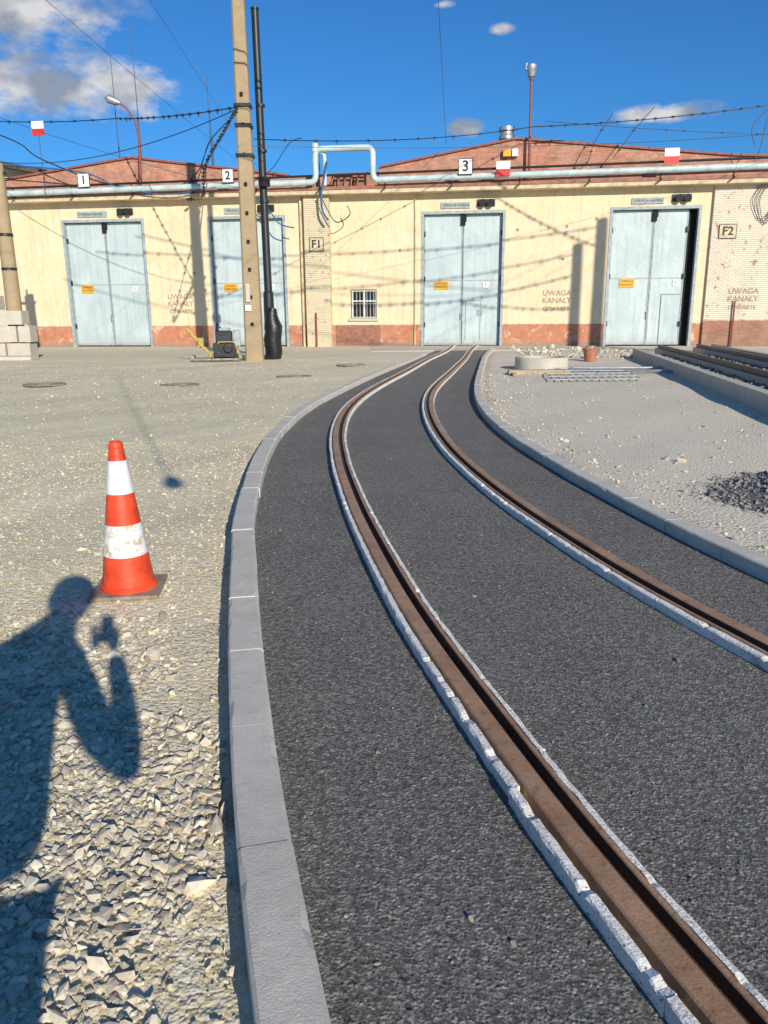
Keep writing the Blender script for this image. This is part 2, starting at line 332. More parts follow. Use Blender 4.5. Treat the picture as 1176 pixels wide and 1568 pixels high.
# ------------------------------------------------------------------ rails
track=empty('tram_track')
Hd=[(-.080,.02),(-.080,.090),(-.074,.095),(-.016,.095),(-.008,.090)]
Gv=[(-.0075,.0885),(-.003,.045),(.034,.045),(.039,.082)]
Lp=[(.0385,.083),(.042,.087),(.056,.087),(.060,.082),(.060,.02)]
for nm,F,mi_ in (('left',RL,False),('right',RR,True)):
    sweep('rail_head_'+nm,F,Hd,M['rust'],parent=track,mirror=mi_,closed=False)
    sweep('rail_groove_'+nm,F,Gv,M['rustd'],parent=track,mirror=mi_,closed=False)
    sweep('rail_lip_'+nm,F,Lp,M['rust'],parent=track,mirror=mi_,closed=False)
lining('rail_lining_1',RL,[(-.118,.028),(-.120,.080),(-.115,.088),(-.090,.088),(-.087,.028)],M['foam'],-3,37.4,track,extra=2.25)
lining('rail_lining_2',RL,[(.066,.028),(.066,.080),(.080,.081),(.090,.075),(.092,.028)],M['foam'],-3,37.4,track,outer=1)
lining('rail_lining_3',RR,[(-.104,.028),(-.106,.078),(-.100,.085),(-.070,.085),(-.067,.028)],M['foam'],-3,37.4,track)
lining('rail_lining_4',RR,[(.086,.028),(.086,.066),(.098,.068),(.104,.028)],M['foam'],9,37.4,track,outer=1)
# ------------------------------------------------------------------ kerbs
def kerb(name,F,y0,y1,w,top,bot,L=.68):
    m=MB();y=y0
    while y<y1:
        dx=(F(y+.1)-F(y-.1))/.2;dy=L/math.sqrt(1+dx*dx);n=10
        yq=np.linspace(y+.003,y+dy-.003,n+1);x,nx,ny=frame(F,yq);h=w/2
        dz=rng.normal(0,.002);do=rng.normal(0,.0026)
        vs=[]
        for i in range(n+1):
            c=.008+abs(rng.normal(0,.0015))+(rng.uniform(.005,.012) if rng.random()<.06 else 0)
            c2=.014+abs(rng.normal(0,.0015))+(rng.uniform(.004,.012) if rng.random()<.06 else 0)
            pr=[(-h,bot),(-h,top-c),(-h+c,top),(h-c2,top),(h,top-c2),(h,bot)];k=len(pr)
            for o,z in pr: vs.append((x[i]+nx[i]*(o+do),yq[i]+ny[i]*(o+do),z+(dz if z>bot else 0)))
        fs=[(i*k+j,i*k+(j+1)%k,(i+1)*k+(j+1)%k,(i+1)*k+j) for i in range(n) for j in range(k)]
        fs+=[tuple(range(k))[::-1],tuple(n*k+j for j in range(k))]
        m.add(vs,fs);y+=dy
    return m.obj(name,M['kerb'])
kerb('kerb',KL,-2.62,29,.158,.12,-.2);kerb('kerb',KR,-2.9,33,.15,.125,-.2)
# ------------------------------------------------------------------ stones (merged meshes)
ph=(1+5**.5)/2
ico=np.array([(-1,ph,0),(1,ph,0),(-1,-ph,0),(1,-ph,0),(0,-1,ph),(0,1,ph),(0,-1,-ph),(0,1,-ph),(ph,0,-1),(ph,0,1),(-ph,0,-1),(-ph,0,1)],float)/math.sqrt(1+ph*ph)
icf=np.array([(0,11,5),(0,5,1),(0,1,7),(0,7,10),(0,10,11),(1,5,9),(5,11,4),(11,10,2),(10,7,6),(7,1,8),(3,9,4),(3,4,2),(3,2,6),(3,6,8),(3,8,9),(4,9,5),(2,4,11),(6,2,10),(8,6,7),(9,8,1)])
def stonemat(name,c0,c1):
    k=NB(name);a=k.n('ShaderNodeAttribute');a.attribute_name='tone';c=k.ramp(a.outputs['Fac'],0,1,c0,c1)
    c=k.mix(.5,c,k.ramp(k.noise(60,3,.7),.3,.7,(.32,.32,.32),(.65,.65,.65)),'OVERLAY')
    return k.fin(c,.9,None,spec=.15)
def stones(name,x,y,size,mat,z=None,flat=.6,sink=.3):
    n=len(x)
    pos=np.stack([x,y,(hgt(x,y) if z is None else z)+size*flat*(1-sink*2)*.5],1)
    base=ico[None]*(1+rng.uniform(-.42,.35,(n,12,1)))+rng.normal(0,.14,(n,12,3))
    sc_=np.stack([size*rng.uniform(.7,1.4,n),size*rng.uniform(.45,.9,n),size*flat*rng.uniform(.5,1.15,n)],1)*.5
    v=base*sc_[:,None,:]
    A=rng.uniform(0,6.283,n);B=rng.normal(0,.45,n)
    cb,sb=np.cos(B)[:,None],np.sin(B)[:,None];v=np.stack([v[...,0]*cb-v[...,2]*sb,v[...,1],v[...,0]*sb+v[...,2]*cb],-1)
    ca,sa=np.cos(A)[:,None],np.sin(A)[:,None];v=np.stack([v[...,0]*ca-v[...,1]*sa,v[...,0]*sa+v[...,1]*ca,v[...,2]],-1)
    v=(v+pos[:,None,:]).reshape(-1,3);f=(icf[None]+np.arange(n)[:,None,None]*12).reshape(-1,3)
    me=bpy.data.meshes.new(name);me.vertices.add(len(v));me.vertices.foreach_set('co',v.ravel())
    me.loops.add(f.size);me.loops.foreach_set('vertex_index',f.ravel().astype(np.int32))
    me.polygons.add(len(f));me.polygons.foreach_set('loop_start',np.arange(0,f.size,3,dtype=np.int32))
    me.update(calc_edges=True);me.polygons.foreach_set('use_smooth',[False]*len(f))
    at=me.attributes.new('tone','FLOAT','POINT');at.data.foreach_set('value',np.repeat(np.clip(rng.normal(.5,.27,n),0,1),12))
    me.materials.append(mat);return link(bpy.data.objects.new(name,me))
smL=stonemat('crushed_stone_light',(.34,.30,.235),(.78,.69,.53));smD=stonemat('crushed_stone_dark',(.17,.16,.15),(.38,.355,.32));smA=stonemat('asphalt_crumbs',(.10,.095,.09),(.36,.335,.29))
def region(n,x0,x1,y0,y1,cond):
    x=rng.uniform(x0,x1,n);y=rng.uniform(y0,y1,n);k=cond(x,y);return x[k],y[k]
P=[]
def patch(x,y):  # clumpy density
    return .5+.5*np.sin(1.9*x+1.3*y+.6)*np.sin(1.1*y-2.1*x+2)
fine=lambda x,y:((KL(y)-x<.40+.08*np.sin(5*y)+.05*np.sin(13*y))&(y>2.8)&(y<5.4))|((KL(y)-x<.26+.08*np.sin(9*y))&(y<1.9))
X1,Y1=region(30000,-2.7,.2,.7,4.0,lambda x,y:(x<KL(y)-.11)&(~fine(x,y)|(rng.random(len(x))<.08))&(rng.random(len(x))<np.clip(1.45-.30*y,.12,1)));P.append((X1,Y1,rng.gamma(2.6,.0072,len(X1))+.008))
X1,Y1=region(28000,-2.9,.2,.6,5.0,lambda x,y:(x<KL(y)-.10));P.append((X1,Y1,rng.uniform(.004,.012,len(X1))))
X1,Y1=region(26000,-6,-.8,3.8,10,lambda x,y:(x<KL(y)-.12)&(abs(x)<.62*y+.6)&(rng.random(len(x))<.35+.65*patch(x,y)));P.append((X1,Y1,rng.gamma(2.2,.0050,len(X1))+.005))
X1,Y1=region(14000,-14,1.4,10,26,lambda x,y:(x<KL(y)-.2)&(abs(x)<.62*y)&(rng.random(len(x))<.25+.75*patch(x,y)));P.append((X1,Y1,rng.gamma(2,.007,len(X1))+.007))
X1,Y1=region(16000,1.6,9,4,20,lambda x,y:(x>KR(y)+.10)&(rng.random(len(x))<np.exp(-(x-KR(y)-.1)*2.4)+.06));P.append((X1,Y1,rng.gamma(2.5,.008,len(X1))+.007))
x=np.concatenate([a[0] for a in P]);y=np.concatenate([a[1] for a in P]);s=np.concatenate([a[2] for a in P])
stones('gravel',x,y,np.clip(s,.004,.075),smL)
X1,Y1=region(9000,-1.5,4,.9,9,lambda x,y:(x>KL(y)+.1)&(x<KR(y)-.1)&(abs(x-RL(y))>.14)&(abs(x-RR(y))>.14)&(rng.random(len(x))<.3+.7*patch(x*2,y*2)))
stones('asphalt_crumbs',X1,Y1,rng.gamma(3,.0020,len(X1))+.003,smA,z=.03+0*X1)
def mound(x,y):
    r=np.sqrt(((x-4.35)/1.3)**2+((y-6.35)/.95)**2);return .42*np.exp(-r**2*1.9)*(1+.12*np.sin(5*x+3*y))
a=np.arange(2.5,6.5,.05);b=np.arange(4.4,8.4,.05);XX,YY=np.meshgrid(a,b);H=mound(XX,YY)
ZZ=hgt(XX,YY)-.03+H;m=MB();m.v=[tuple(v) for v in np.stack([XX,YY,ZZ],-1).reshape(-1,3)];na=len(a)
m.f=[(j*na+i,j*na+i+1,(j+1)*na+i+1,(j+1)*na+i) for j in range(len(b)-1) for i in range(na-1) if H[j,i]>.025];m.mi=[0]*len(m.f);m.obj('gravel_mound',smD)
X1,Y1=region(13000,2.6,6.4,4.5,8.3,lambda x,y:(mound(x,y)>.012)&(x>KR(y)+.15));stones('mound_gravel',X1,Y1,rng.gamma(3,.006,len(X1))+.010,smD,z=hgt(X1,Y1)-.03+mound(X1,Y1))
rk=[(3.15,7.98,.13),(3.02,8.1,.07),(2.64,6.6,.08),(2.55,6.8,.05),(3.3,8.4,.05),(2.2,7.4,.04),(2.2,9,.05),(4.4,10.5,.07),(3.9,8.8,.06),(5.2,12,.08),(4.8,14.1,.09)]
stones('loose_rocks',np.array([q[0] for q in rk]),np.array([q[1] for q in rk]),np.array([q[2] for q in rk]),smL)
# ------------------------------------------------------------------ traffic cone
cone=empty('traffic_cone',(-1.53,4.36,.0),.12)
MB().box(-.20,.20,-.20,.20,0,.028).obj('base_plate',M['rubber'],cone,bevel=.012)
kk=NB('cone_reflective_white');cw=kk.mix(kk.ramp(kk.noise(20,5,.78),.50,.57),(.82,.80,.76),(.52,.43,.28));M['conew']=kk.fin(cw,.45)
R=lambda z:.158-(.158-.036)*z/.9
m=MB()
m.lathe([(.165,.028),(.165,.045),(R(.06),.06),(R(.235),.235)],40,mi=0)
for k_,(a_,b_) in enumerate([(.235,.42),(.42,.6),(.6,.79),(.79,.86)]): m.lathe([(R(a_)+(.0015 if k_%2==0 else 0),a_),(R(b_)+(.0015 if k_%2==0 else 0),b_)],40,mi=((1 if a_<.3 else 2) if k_%2==0 else 0))
m.lathe([(R(.86),.86),(.042,.862),(.042,.875),(.034,.895),(.026,.9),(.020,.9),(.018,.86)],40,mi=0)
m.obj('cone_body',[M['orange'],M['conew'],M['white']],cone,smooth=True)
# ------------------------------------------------------------------ depot building
dep=empty('tram_depot_building',(-14.1333,40.0061,0),math.atan2(-3.5938,26.6334))
S0,S1=-7.5,36
doors=[(-1.64,2.62),(5.8,9.64),(16.1,19.95),(24.58,28.5)];DT=6.08
m=MB();segs=[(S0,-1.64),(2.62,5.8),(9.64,16.1),(19.95,24.58),(28.5,28.95)]
for a_,b_ in segs:
    if a_==9.64:
        m.box(a_,12.72,0,.45,0,6.85).box(13.98,b_,0,.45,0,6.85).box(12.72,13.98,0,.45,0,1.31).box(12.72,13.98,0,.45,2.66,6.85)
    else: m.box(a_,b_,0,.45,0,6.85)
for a_,b_ in doors: m.box(a_,b_,0,.45,DT,6.85)
m.obj('walls',M['plaster'],dep)
MB().box(28.95,S1,-.16,.45,0,7.25).obj('brick_end_wall',M['wbrick'],dep)
MB().box(10.62,11.82,-.32,-.001,0,6.85).obj('brick_pier',M['pbrick'],dep)
MB().box(S0,10.9,-.62,.44,6.852,7.08).box(10.9,S1,-.62,.44,6.852,7.14).obj('canopy',M['canopy'],dep,bevel=.02)
MB().box(S0,S1,-.66,-.622,7.03,7.17).obj('gutter_board',M['brown'],dep)
def prism(name,prof,y0,y1,mats):
    m=MB();n=len(prof);vs=[(s_,y0,z_) for s_,z_ in prof]+[(s_,y1,z_) for s_,z_ in prof]
    m.add(vs,[tuple(range(n))],0);m.add(vs,[tuple(range(2*n-1,n-1,-1))],0)
    m.add(vs,[(i,(i+n),(i+1)%n+n,(i+1)%n) for i in range(n)],1);return m.obj(name,mats,dep)
prism('gable_left',[(S0,7.15),(11.0,7.15),(11.0,7.72),(9.83,7.78),(2.22,8.78),(-4.24,8.0),(S0,7.7)],.15,30,[M['brick'],M['roofd']])
prism('gable_mid',[(11.01,7.15),(14.1,7.15),(14.1,7.9),(11.01,7.75)],.3,30,[M['brick'],M['roofd']])
prism('gable_right',[(14.11,7.15),(31.5,7.15),(31.5,7.95),(29.51,8.06),(20.29,9.01),(14.11,8.0)],.15,30,[M['brick'],M['roofd']])
prism('end_parapet',[(31.51,7.26),(S1,7.26),(S1,7.8),(31.51,7.9)],.2,30,[M['brown'],M['roofd']])
m=MB()
def strip(pts,dz=.09):
    for (a0,z0),(a1,z1) in zip(pts[:-1],pts[1:]):
        vs=[(a0,.05,z0),(a1,.05,z1),(a1,.05,z1+dz),(a0,.05,z0+dz),(a0,.6,z0),(a1,.6,z1),(a1,.6,z1+dz),(a0,.6,z0+dz)]
        m.add(vs,[(0,1,2,3),(3,2,6,7),(0,4,5,1),(4,7,6,5),(0,3,7,4),(1,5,6,2)])
strip([(-7.4,7.71),(-4.24,8.01),(2.22,8.79),(9.83,7.79)]);strip([(14.12,8.01),(20.29,9.02),(29.51,8.07),(31.5,7.96)])
m.obj('roof_capping',M['roof'],dep)
dm=MB();fm=MB();dk=MB();hw=MB();sg=MB()
for i,(a_,b_) in enumerate(doors):
    c_=(a_+b_)/2;g_=.012
    dk.box(a_+.01,b_-.01,.40,.43,0.01,DT-.01)
    r_=.35 if i==3 else 0
    dm.box(a_+.13,c_-g_,.20,.25,.06,DT-.15);dm.box(c_+g_,b_-.13-r_,.235,.285,.06,DT-.15)
    for (l0,l1,yy0) in ((a_+.13,c_-g_,.20),(c_+g_,b_-.13-r_,.235)):
        fm.box(l0,l0+.05,yy0-.02,yy0-.001,.06,DT-.15).box(l1-.05,l1,yy0-.02,yy0-.001,.06,DT-.15)
        fm.box(l0+.052,l1-.052,yy0-.012,yy0-.001,3.0,3.04).box(l0+.052,l1-.052,yy0-.012,yy0-.001,.06,.16)
    fm.box(a_+.002,a_+.12,-.03,.30,0,DT-.005).box(b_-.12,b_-.002,-.03,.30,0,DT-.005).box(a_+.122,b_-.122,-.03,.30,DT-.13,DT-.005)
    fm.box(a_+.9,c_+.3,-.06,-.001,DT+.1,DT+.36)
    dk.box(c_-.10,c_+.10,.10,.19,DT-.62,DT-.14);dk.box(c_+.02,c_+.15,.15,.20,DT-.45,DT-.2)
    for z_ in (.9,3.0,5.0):
        hw.box(a_+.10,a_+.19,.12,.19,z_,z_+.22).box(b_-.19-r_,b_-.10-r_,.12,.22,z_,z_+.22)
    for q in (0,.36):
        hw.tube([(b_-1.05+q,-.05,DT+.32),(b_-1.05+q,-.26,DT+.28)],[.13,.17],16)
    hw.box(b_-1.3,b_-.5,-.08,-.002,DT+.16,DT+.46)
    hw.tube([(c_-.07,.17,1.2),(c_-.07,.17,1.55)],.015,6)
    sg.box(a_+.62,a_+1.28,.165,.178,2.62,3.02,0)
    sg.box(b_-.95,b_-.70,.195,.213,2.68,2.95,1)
dm.obj('door_leaves',M['door'],dep,bevel=.006);fm.obj('door_frames',M['dframe'],dep);dk.obj('door_recesses',M['dark'],dep);hw.obj('door_hinges_and_lamps',M['black'],dep);sg.obj('door_signs',[M['yellow'],M['white']],dep)
MB().box(18.2,18.22,.20,.215,.3,2.1).box(18.9,18.92,.20,.215,.3,2.1).box(18.2,18.92,.20,.215,2.1,2.12).box(18.75,19.0,.20,.215,1.45,1.72).obj('wicket_door',M['dframe'],dep)
MB().box(27.1,28.0,.19,.215,2.3,2.33).box(27.1,27.13,.19,.215,.1,2.3).obj('wicket_door_edge',M['dframe'],dep)
def txt(body,size,s_,y_,z_,mat,par=dep,align='CENTER'):
    c=bpy.data.curves.new('lettering','FONT');c.body=body;c.size=size;c.align_x=align;c.align_y='CENTER';c.extrude=.002;c.space_line=.85
    c.materials.append(mat);o=bpy.data.objects.new('lettering',c);o.location=(s_,y_,z_);o.rotation_euler=(math.pi/2,0,0);return link(o,par)
for a_,b_ in doors:
    txt('UWAGA',.14,a_+.95,.160,2.9,M['blackt']);txt('PRZEWODY',.11,a_+.95,.160,2.74,M['blackt']);txt('5',.22,b_-.825,.190,2.81,M['redst']);txt('UWAGA KANAŁ',.17,a_+1.6,-.065,DT+.23,M['blackt'])
for s_,y_ in ((4.2,-.006),(22.4,-.006),(30.55,-.17)):
    for t_,z_,zs in (('UWAGA',2.4,.34),('KANAŁY',2.07,.34),('OTWARTE',1.7,.25)):
        o_=txt(t_,zs,s_,y_,z_,M['text']);o_.data.offset=.006
m=MB()
for s_,z_ in ((20.5,5.2),(22.7,5.3),(22.6,3.9),(5.0,3.5),(24.0,5.6),(15.1,4.4)):
    q=.085
    m.add([(s_-q,-.012,z_),(s_,-.012,z_-q),(s_+q,-.012,z_),(s_,-.012,z_+q),(s_-q,0,z_),(s_,0,z_-q),(s_+q,0,z_),(s_,0,z_+q)],[(0,1,2,3),(0,4,5,1),(1,5,6,2),(2,6,7,3),(3,7,4,0)])
m.obj('wall_anchor_plates',M['anchor'],dep)
def sign(s_,z_,w_,h_,y_,t,ts):
    MB().box(s_-w_/2,s_+w_/2,y_-.03,y_,z_-h_/2,z_+h_/2).obj('sign_panel',M['blackt'],dep)
    MB().box(s_-w_/2+.03,s_+w_/2-.03,y_-.036,y_-.031,z_-h_/2+.03,z_+h_/2-.03).obj('sign_face',M['white'] if t.isdigit() else M['canopy'],dep)
    o_=txt(t,ts,s_,y_-.04,z_,M['blackt']);o_.data.offset=.012
sign(.29,7.69,.6,.62,-1.03,'1',.5);sign(7.3,7.69,.55,.6,-1.03,'2',.5);sign(18.12,7.77,.62,.66,-1.03,'3',.62)
sign(11.2,4.7,.68,.62,-.33,'F1',.5);sign(29.62,4.94,.75,.6,-.17,'F2',.5)
m=MB()
for s_,z_ in ((-1.71,9.97),(19.76,7.62),(26.82,7.92)):
    m.box(s_-.3,s_+.3,-1.08,-1.05,z_,z_+.32,0).box(s_-.3,s_+.3,-1.08,-1.05,z_-.3,z_-.001,1)
m.tube([(-1.71,-1.03,7.1),(-1.71,-1.03,10.0)],.02,6,2)
m.obj('white_red_boards',[M['white'],M['red'],M['black']],dep)
wm=MB();wm.box(12.73,13.97,.20,.24,1.32,2.65,1)
for a_ in (12.75,13.33,13.89): wm.box(a_,a_+.07,.14,.199,1.33,2.64)
for z_ in (1.33,2.1,2.57): wm.box(12.822,13.328,.15,.199,z_,z_+.06).box(13.402,13.888,.15,.199,z_,z_+.06)
for i in range(7): wm.tube([(12.85+i*.166,-.05,1.27),(12.85+i*.166,-.05,2.72)],.014,6,3)
for z_ in (1.36,2.0,2.6): wm.tube([(12.68,-.05,z_),(14.02,-.05,z_)],.014,6,3)
wm.box(12.62,14.08,-.09,-.002,1.2,1.3,3);wm.obj('barred_window',[M['white'],M['glass'],M['black'],M['conc']],dep)
MB().box(12.0,14.15,-.03,-.002,.08,1.0).obj('red_panel',M['brown'],dep)
def rnd(pts,r_=.22,n=5):
    pts=[V(q) for q in pts];o_=[pts[0]]
    for a_,b_,c_ in zip(pts[:-2],pts[1:-1],pts[2:]):
        p0=b_+(a_-b_).normalized()*r_;p1=b_+(c_-b_).normalized()*r_
        for i in range(n+1):
            t=i/n;o_.append(p0*(1-t)**2+b_*2*t*(1-t)+p1*t*t)
    return o_+[pts[-1]]
m=MB();m.tube(rnd([(S0,-.85,7.2),(11.36,-.85,7.34),(11.36,-.85,8.72),(13.98,-.85,8.72),(13.98,-.85,7.36),(S1,-.85,7.5)],.3),.135,16)
m.tube([(11.36,-.85,8.95),(11.36,-.85,8.6)],.16,14);m.tube(rnd([(11.75,-.7,7.2),(11.75,-.7,8.55),(11.5,-.8,8.65)],.15),.09,12)
for s_ in np.arange(S0+1,S1,2.4):
    if not 10.8<s_<14.6: z_=7.2+(s_-S0)/(S1-S0)*.3;m.tube([(s_,-.85,z_),(s_+.07,-.85,z_)],.15,14)
m.obj('heating_pipe',M['teal'],dep,smooth=True)
m=MB();m.tube([(S0,-.7,7.46),(S1,-.7,7.86)],.05,8)
for s_ in np.arange(S0+1,S1,3): m.tube([(s_,-.66,7.1),(s_,-.8,7.5)],.03,6).box(s_-.03,s_+.03,-1.0,-.665,7.02,7.08)
m.obj('black_pipe',M['black'],dep)
m=MB();m.box(12.1,12.9,-.3,.1,7.15,7.75).box(13.0,13.5,-.2,.1,7.15,7.8)
for i in range(5): m.tube([(12.0+i*.3,-.5,7.25),(12.1+i*.3,-.5,7.75)],.04,6)
m.tube([(12,-.5,7.72),(13.7,-.5,7.72)],.04,6);m.obj('valve_frame',M['brown'],dep)
m=MB();m.tube([(10.42,-.12,0),(10.42,-.12,6.85)],.06,10,0).tube([(15.82,-.08,0),(15.82,-.08,6.8)],.03,8,0);m.tube([(30.2,-.28,0),(30.2,-.28,2.0)],.04,8,1);m.tube([(11.1,-.42,0),(11.1,-.42,1.6)],.04,8,1);m.obj('downpipes',[M['canopy'],M['redst']],dep)
m=MB();m.lathe([(.26,0),(.26,.75),(.36,.78),(.36,.92),(.3,1.0),(.3,1.12),(.36,1.14),(.36,1.3),(.05,1.36)],20,c=(19.9,1.2,8.45));m.obj('roof_ventilator',M['galv'],dep,smooth=True)
m=MB();m.tube([(20.92,-.2,7.1),(20.86,-.2,11.3)],[.07,.05],10)
m.tube([(20.86,-.2,11.3),(20.86,-.2,11.4)],.09,10);m.obj('lamp_pole',M['redst'],dep)
m=MB();m.lathe([(.05,0),(.14,.05),(.20,.3),(.24,.42),(.22,.50),(.1,.58),(.0,.6)],16,c=(20.86,-.2,11.38));m.box(20.62,20.68,-.3,-.1,11.7,11.95).obj('lamp_head',M['galv'],dep,smooth=True)
m=MB();m.box(19.75,20.1,-.1,.14,8.3,8.6,0).box(20.15,20.4,-.1,.14,8.3,8.6,1).obj('floodlight',[M['yellow'],M['white']],dep)
m=MB();m.tube([(2.73,-.3,7.1),(2.86,-.3,9.6),(2.75,-.35,10.3),(2.4,-.4,10.85),(2.05,-.45,11.08)],[.08,.06,.05,.045,.045],10)
m.obj('curved_lamp_pole',M['redst'],dep,smooth=True)
m=MB();m.tube([(2.15,-.45,11.05),(1.95,-.48,11.1),(1.6,-.5,11.25),(1.45,-.5,11.28)],[.06,.16,.19,.05],12).obj('curved_lamp_head',M['galv'],dep,smooth=True)
m=MB()
for s_,z0,z1 in ((2.6,8.5,14.7),(1.5,8.3,13.6),(6.1,8.1,12.4),(6.18,8.1,10.6),(11.3,7.5,9.4)): m.tube([(s_,.4,z0),(s_-.05,.4,z1)],[.03,.012],6)
m.obj('antenna_rods',M['black'],dep)
an=empty('annex_building',(-14.1333,40.0061,0),math.atan2(-3.5938,26.6334))
MB().box(-12,-2.7,3,20,0,8.5).obj('annex_walls',M['plaster'],an)
m=MB();vs=[(-12,2.2,10.2),(-2.1,2.2,8.3),(-2.1,2.2,8.55),(-12,2.2,10.45)];m.add(vs+[(a_,21,c_) for a_,b_,c_ in vs],[(0,1,2,3),(3,2,6,7),(0,4,5,1),(1,5,6,2),(4,7,6,5)]);m.obj('annex_roof',M['roofd'],an)
m=MB();m.add([(-12,2.99,8.5),(-2.7,2.99,8.5),(-12,2.99,10.1)],[(0,1,2)]);m.obj('annex_gable',M['plaster'],an)
# ------------------------------------------------------------------ poles
m=MB();vs=[];hs=[(0,.62,.5),(.3,.60,.48),(13.5,.36,.30)]
for z_,a_,b_ in hs:
    c_=.06
    for x_,y_ in ((-a_/2+c_,-b_/2),(a_/2-c_,-b_/2),(a_/2,-b_/2+c_),(a_/2,b_/2-c_),(a_/2-c_,b_/2),(-a_/2+c_,b_/2),(-a_/2,b_/2-c_),(-a_/2,-b_/2+c_)): vs.append((x_,y_,z_))
m.add(vs,[(i*8+k,i*8+(k+1)%8,(i+1)*8+(k+1)%8,(i+1)*8+k) for i in range(2) for k in range(8)]+[tuple(16+k for k in range(8))])
for z_,a_ in ((8.1,.5),(6.6,.53),(7.5,.5)): m.box(-a_/2-.02,a_/2+.02,-.24,.24,z_,z_+.1,1)
for i in range(9): m.box(-.05,.05,-.262+i*.004,-.2,1.2+i*.9,1.32+i*.9,2)
m.box(-.16,-.02,-.30,-.25,2.0,2.6,3);m.box(-.2,.0,-.30,-.25,1.7,1.9,4)
m.obj('concrete_mast',[M['polec'],M['black'],M['dark'],M['conc'],M['white']],loc=(-4.5,27.6,-.03))
m=MB();m.tube([(0,0,0),(0,0,2.3),(.0,0,2.35),(-.05,0,11.2)],[.20,.18,.14,.12],18,0)
m.tube([(-.05,0,11.2),(-.05,0,11.25)],.14,16,0)
pts=[(.12+.03*math.sin(i*1.7),-.12,.02+i*.22) for i in range(9)]
m.tube(pts,[.26,.29,.31,.32,.31,.33,.27,.21,.14],14,1);m.tube([(0,0,-.02),(0,0,.12)],.32,16,0)
m.tube([(.04,-.12,5.8),(.04,-.14,6.1)],.2,10,2)
for z_ in (5.3,6.9,8.3): m.tube([(0,0,z_),(0,0,z_+.08)],.16,14,0)
m.obj('steel_mast',[M['black'],M['blackp'],M['dark']],smooth=True,loc=(-4.06,28.5,0))
m=MB();m.tube([(0,0,0),(0,0,6.9)],[.30,.22],16);m.box(-.9,.3,-.06,.06,6.5,6.6,1);m.tube([(-.1,0,6.9),(-.1,0,7.2)],.05,8,1)
for z_ in (3.2,4.4): m.tube([(0,0,z_),(0,0,z_+.1)],.275,16,1)
m.obj('concrete_post',[M['polec'],M['black']],smooth=True,loc=(-13.9,30.1,0))
m=MB()
for z_,L_ in ((0,[(-16.4,-15.15),(-15.1,-13.95),(-13.9,-13.0)]),(.62,[(-16,-14.75),(-14.7,-13.5),(-13.45,-12.95)]),(1.25,[(-16.2,-15),(-14.95,-13.15)]),(1.78,[(-16.1,-14.9),(-14.85,-14.05)])):
    for a_,b_ in L_:
        o_=rng.uniform(-.10,.06);h_=.58 if z_<1.2 else .5;a_+=rng.uniform(0,.05);b_-=rng.uniform(0,.06)
        m.box(a_,b_,29.1+o_,29.75+o_,z_,z_+h_)
        m.box(a_+.2,a_+.4,29.3+o_,29.5+o_,z_+h_,z_+h_+.018)
m.box(-16.5,-12.7,28.3,29.0,0,.14).box(-16.5,-14.2,28.0,28.6,.141,.3);m.obj('concrete_block_stack',M['conc'],bevel=.03)
m=MB();m.tube([(15.35,20,0),(15.35,20,11.6)],[.30,.2],14);m.obj('overhead_line_mast',M['polec'],smooth=True)
m=MB();m.tube([(16.3,20,0),(16.3,20,12.6)],[.32,.22],14);m.obj('overhead_line_mast',M['polec'],smooth=True)
m=MB();m.tube([(-4.5,-9,0),(-4.5,-9,12)],[.2,.12],14);m.obj('overhead_line_mast',M['galv'],smooth=True)
# ------------------------------------------------------------------ overhead wires
ow=empty('overhead_wires')
def T(s_,z_,y_=-.9):
    a_=math.atan2(-3.5938,26.6334);return V((-14.1333+s_*math.cos(a_)-y_*math.sin(a_),40.0061+s_*math.sin(a_)+y_*math.cos(a_),z_))
def wire(a_,b_,sag,r_=.012,n=24,clips=0,mat='black',pts=None):
    a_,b_=V(a_),V(b_);P_=[a_.lerp(b_,i/n)-V((0,0,sag*4*(i/n)*(1-i/n))) for i in range(n+1)]
    if pts:
        q=[V(x_) for x_ in pts];P_=[]
        for i in range(len(q)-1):
            p0,p1,p2,p3=q[max(i-1,0)],q[i],q[i+1],q[min(i+2,len(q)-1)]
            for j in range(6):
                t=j/6;P_.append(.5*((2*p1)+(p2-p0)*t+(2*p0-5*p1+4*p2-p3)*t*t+(3*p1-p0-3*p2+p3)*t**3))
        P_.append(q[-1])
    m=MB();m.tube(P_,r_,6)
    if clips:
        L_=sum((P_[i+1]-P_[i]).length for i in range(len(P_)-1));k_=int(L_/clips)
        for i in range(1,k_):
            f_=(i+rng.uniform(-.25,.25))/k_*(len(P_)-1);j=int(f_);q=P_[j].lerp(P_[min(j+1,len(P_)-1)],f_-j)
            m.tube([q-V((0,0,rng.uniform(.05,.12))),q+V((0,0,.05))],r_*1.1,5)
            m.tube([q-V((.06,0,0)),q+V((.06,0,0))],r_*1.7,5)
    m.obj('wire',M[mat],ow)
PM=V((-4.65,27.4,0));pz=lambda z_:PM+V((0,0,z_));O=(0,0,0)
wire(T(-6,10.6),T(2,10.3),.15,.022,clips=.9);wire(T(2,10.3),pz(8.05),.1,.022,clips=.8)
wire(T(-6,9.0,-1),pz(8.0),.9,.016)
wire(pz(7.1)+V((.5,0,0)),T(21,9.3),.25,.016,clips=1.1);wire(T(21,9.3),T(36,10.5),.3,.022,clips=.7)
wire(T(21.5,9.5),T(36,8.4),.15,.012,clips=1.2)
wire(O,O,0,.028,pts=[T(-6,10.6),T(-3,9.5),T(-1.8,8.7),T(1.5,7.5),T(4.5,7.3),T(5.8,7.9),T(6.5,9.2),pz(7.9)]) 
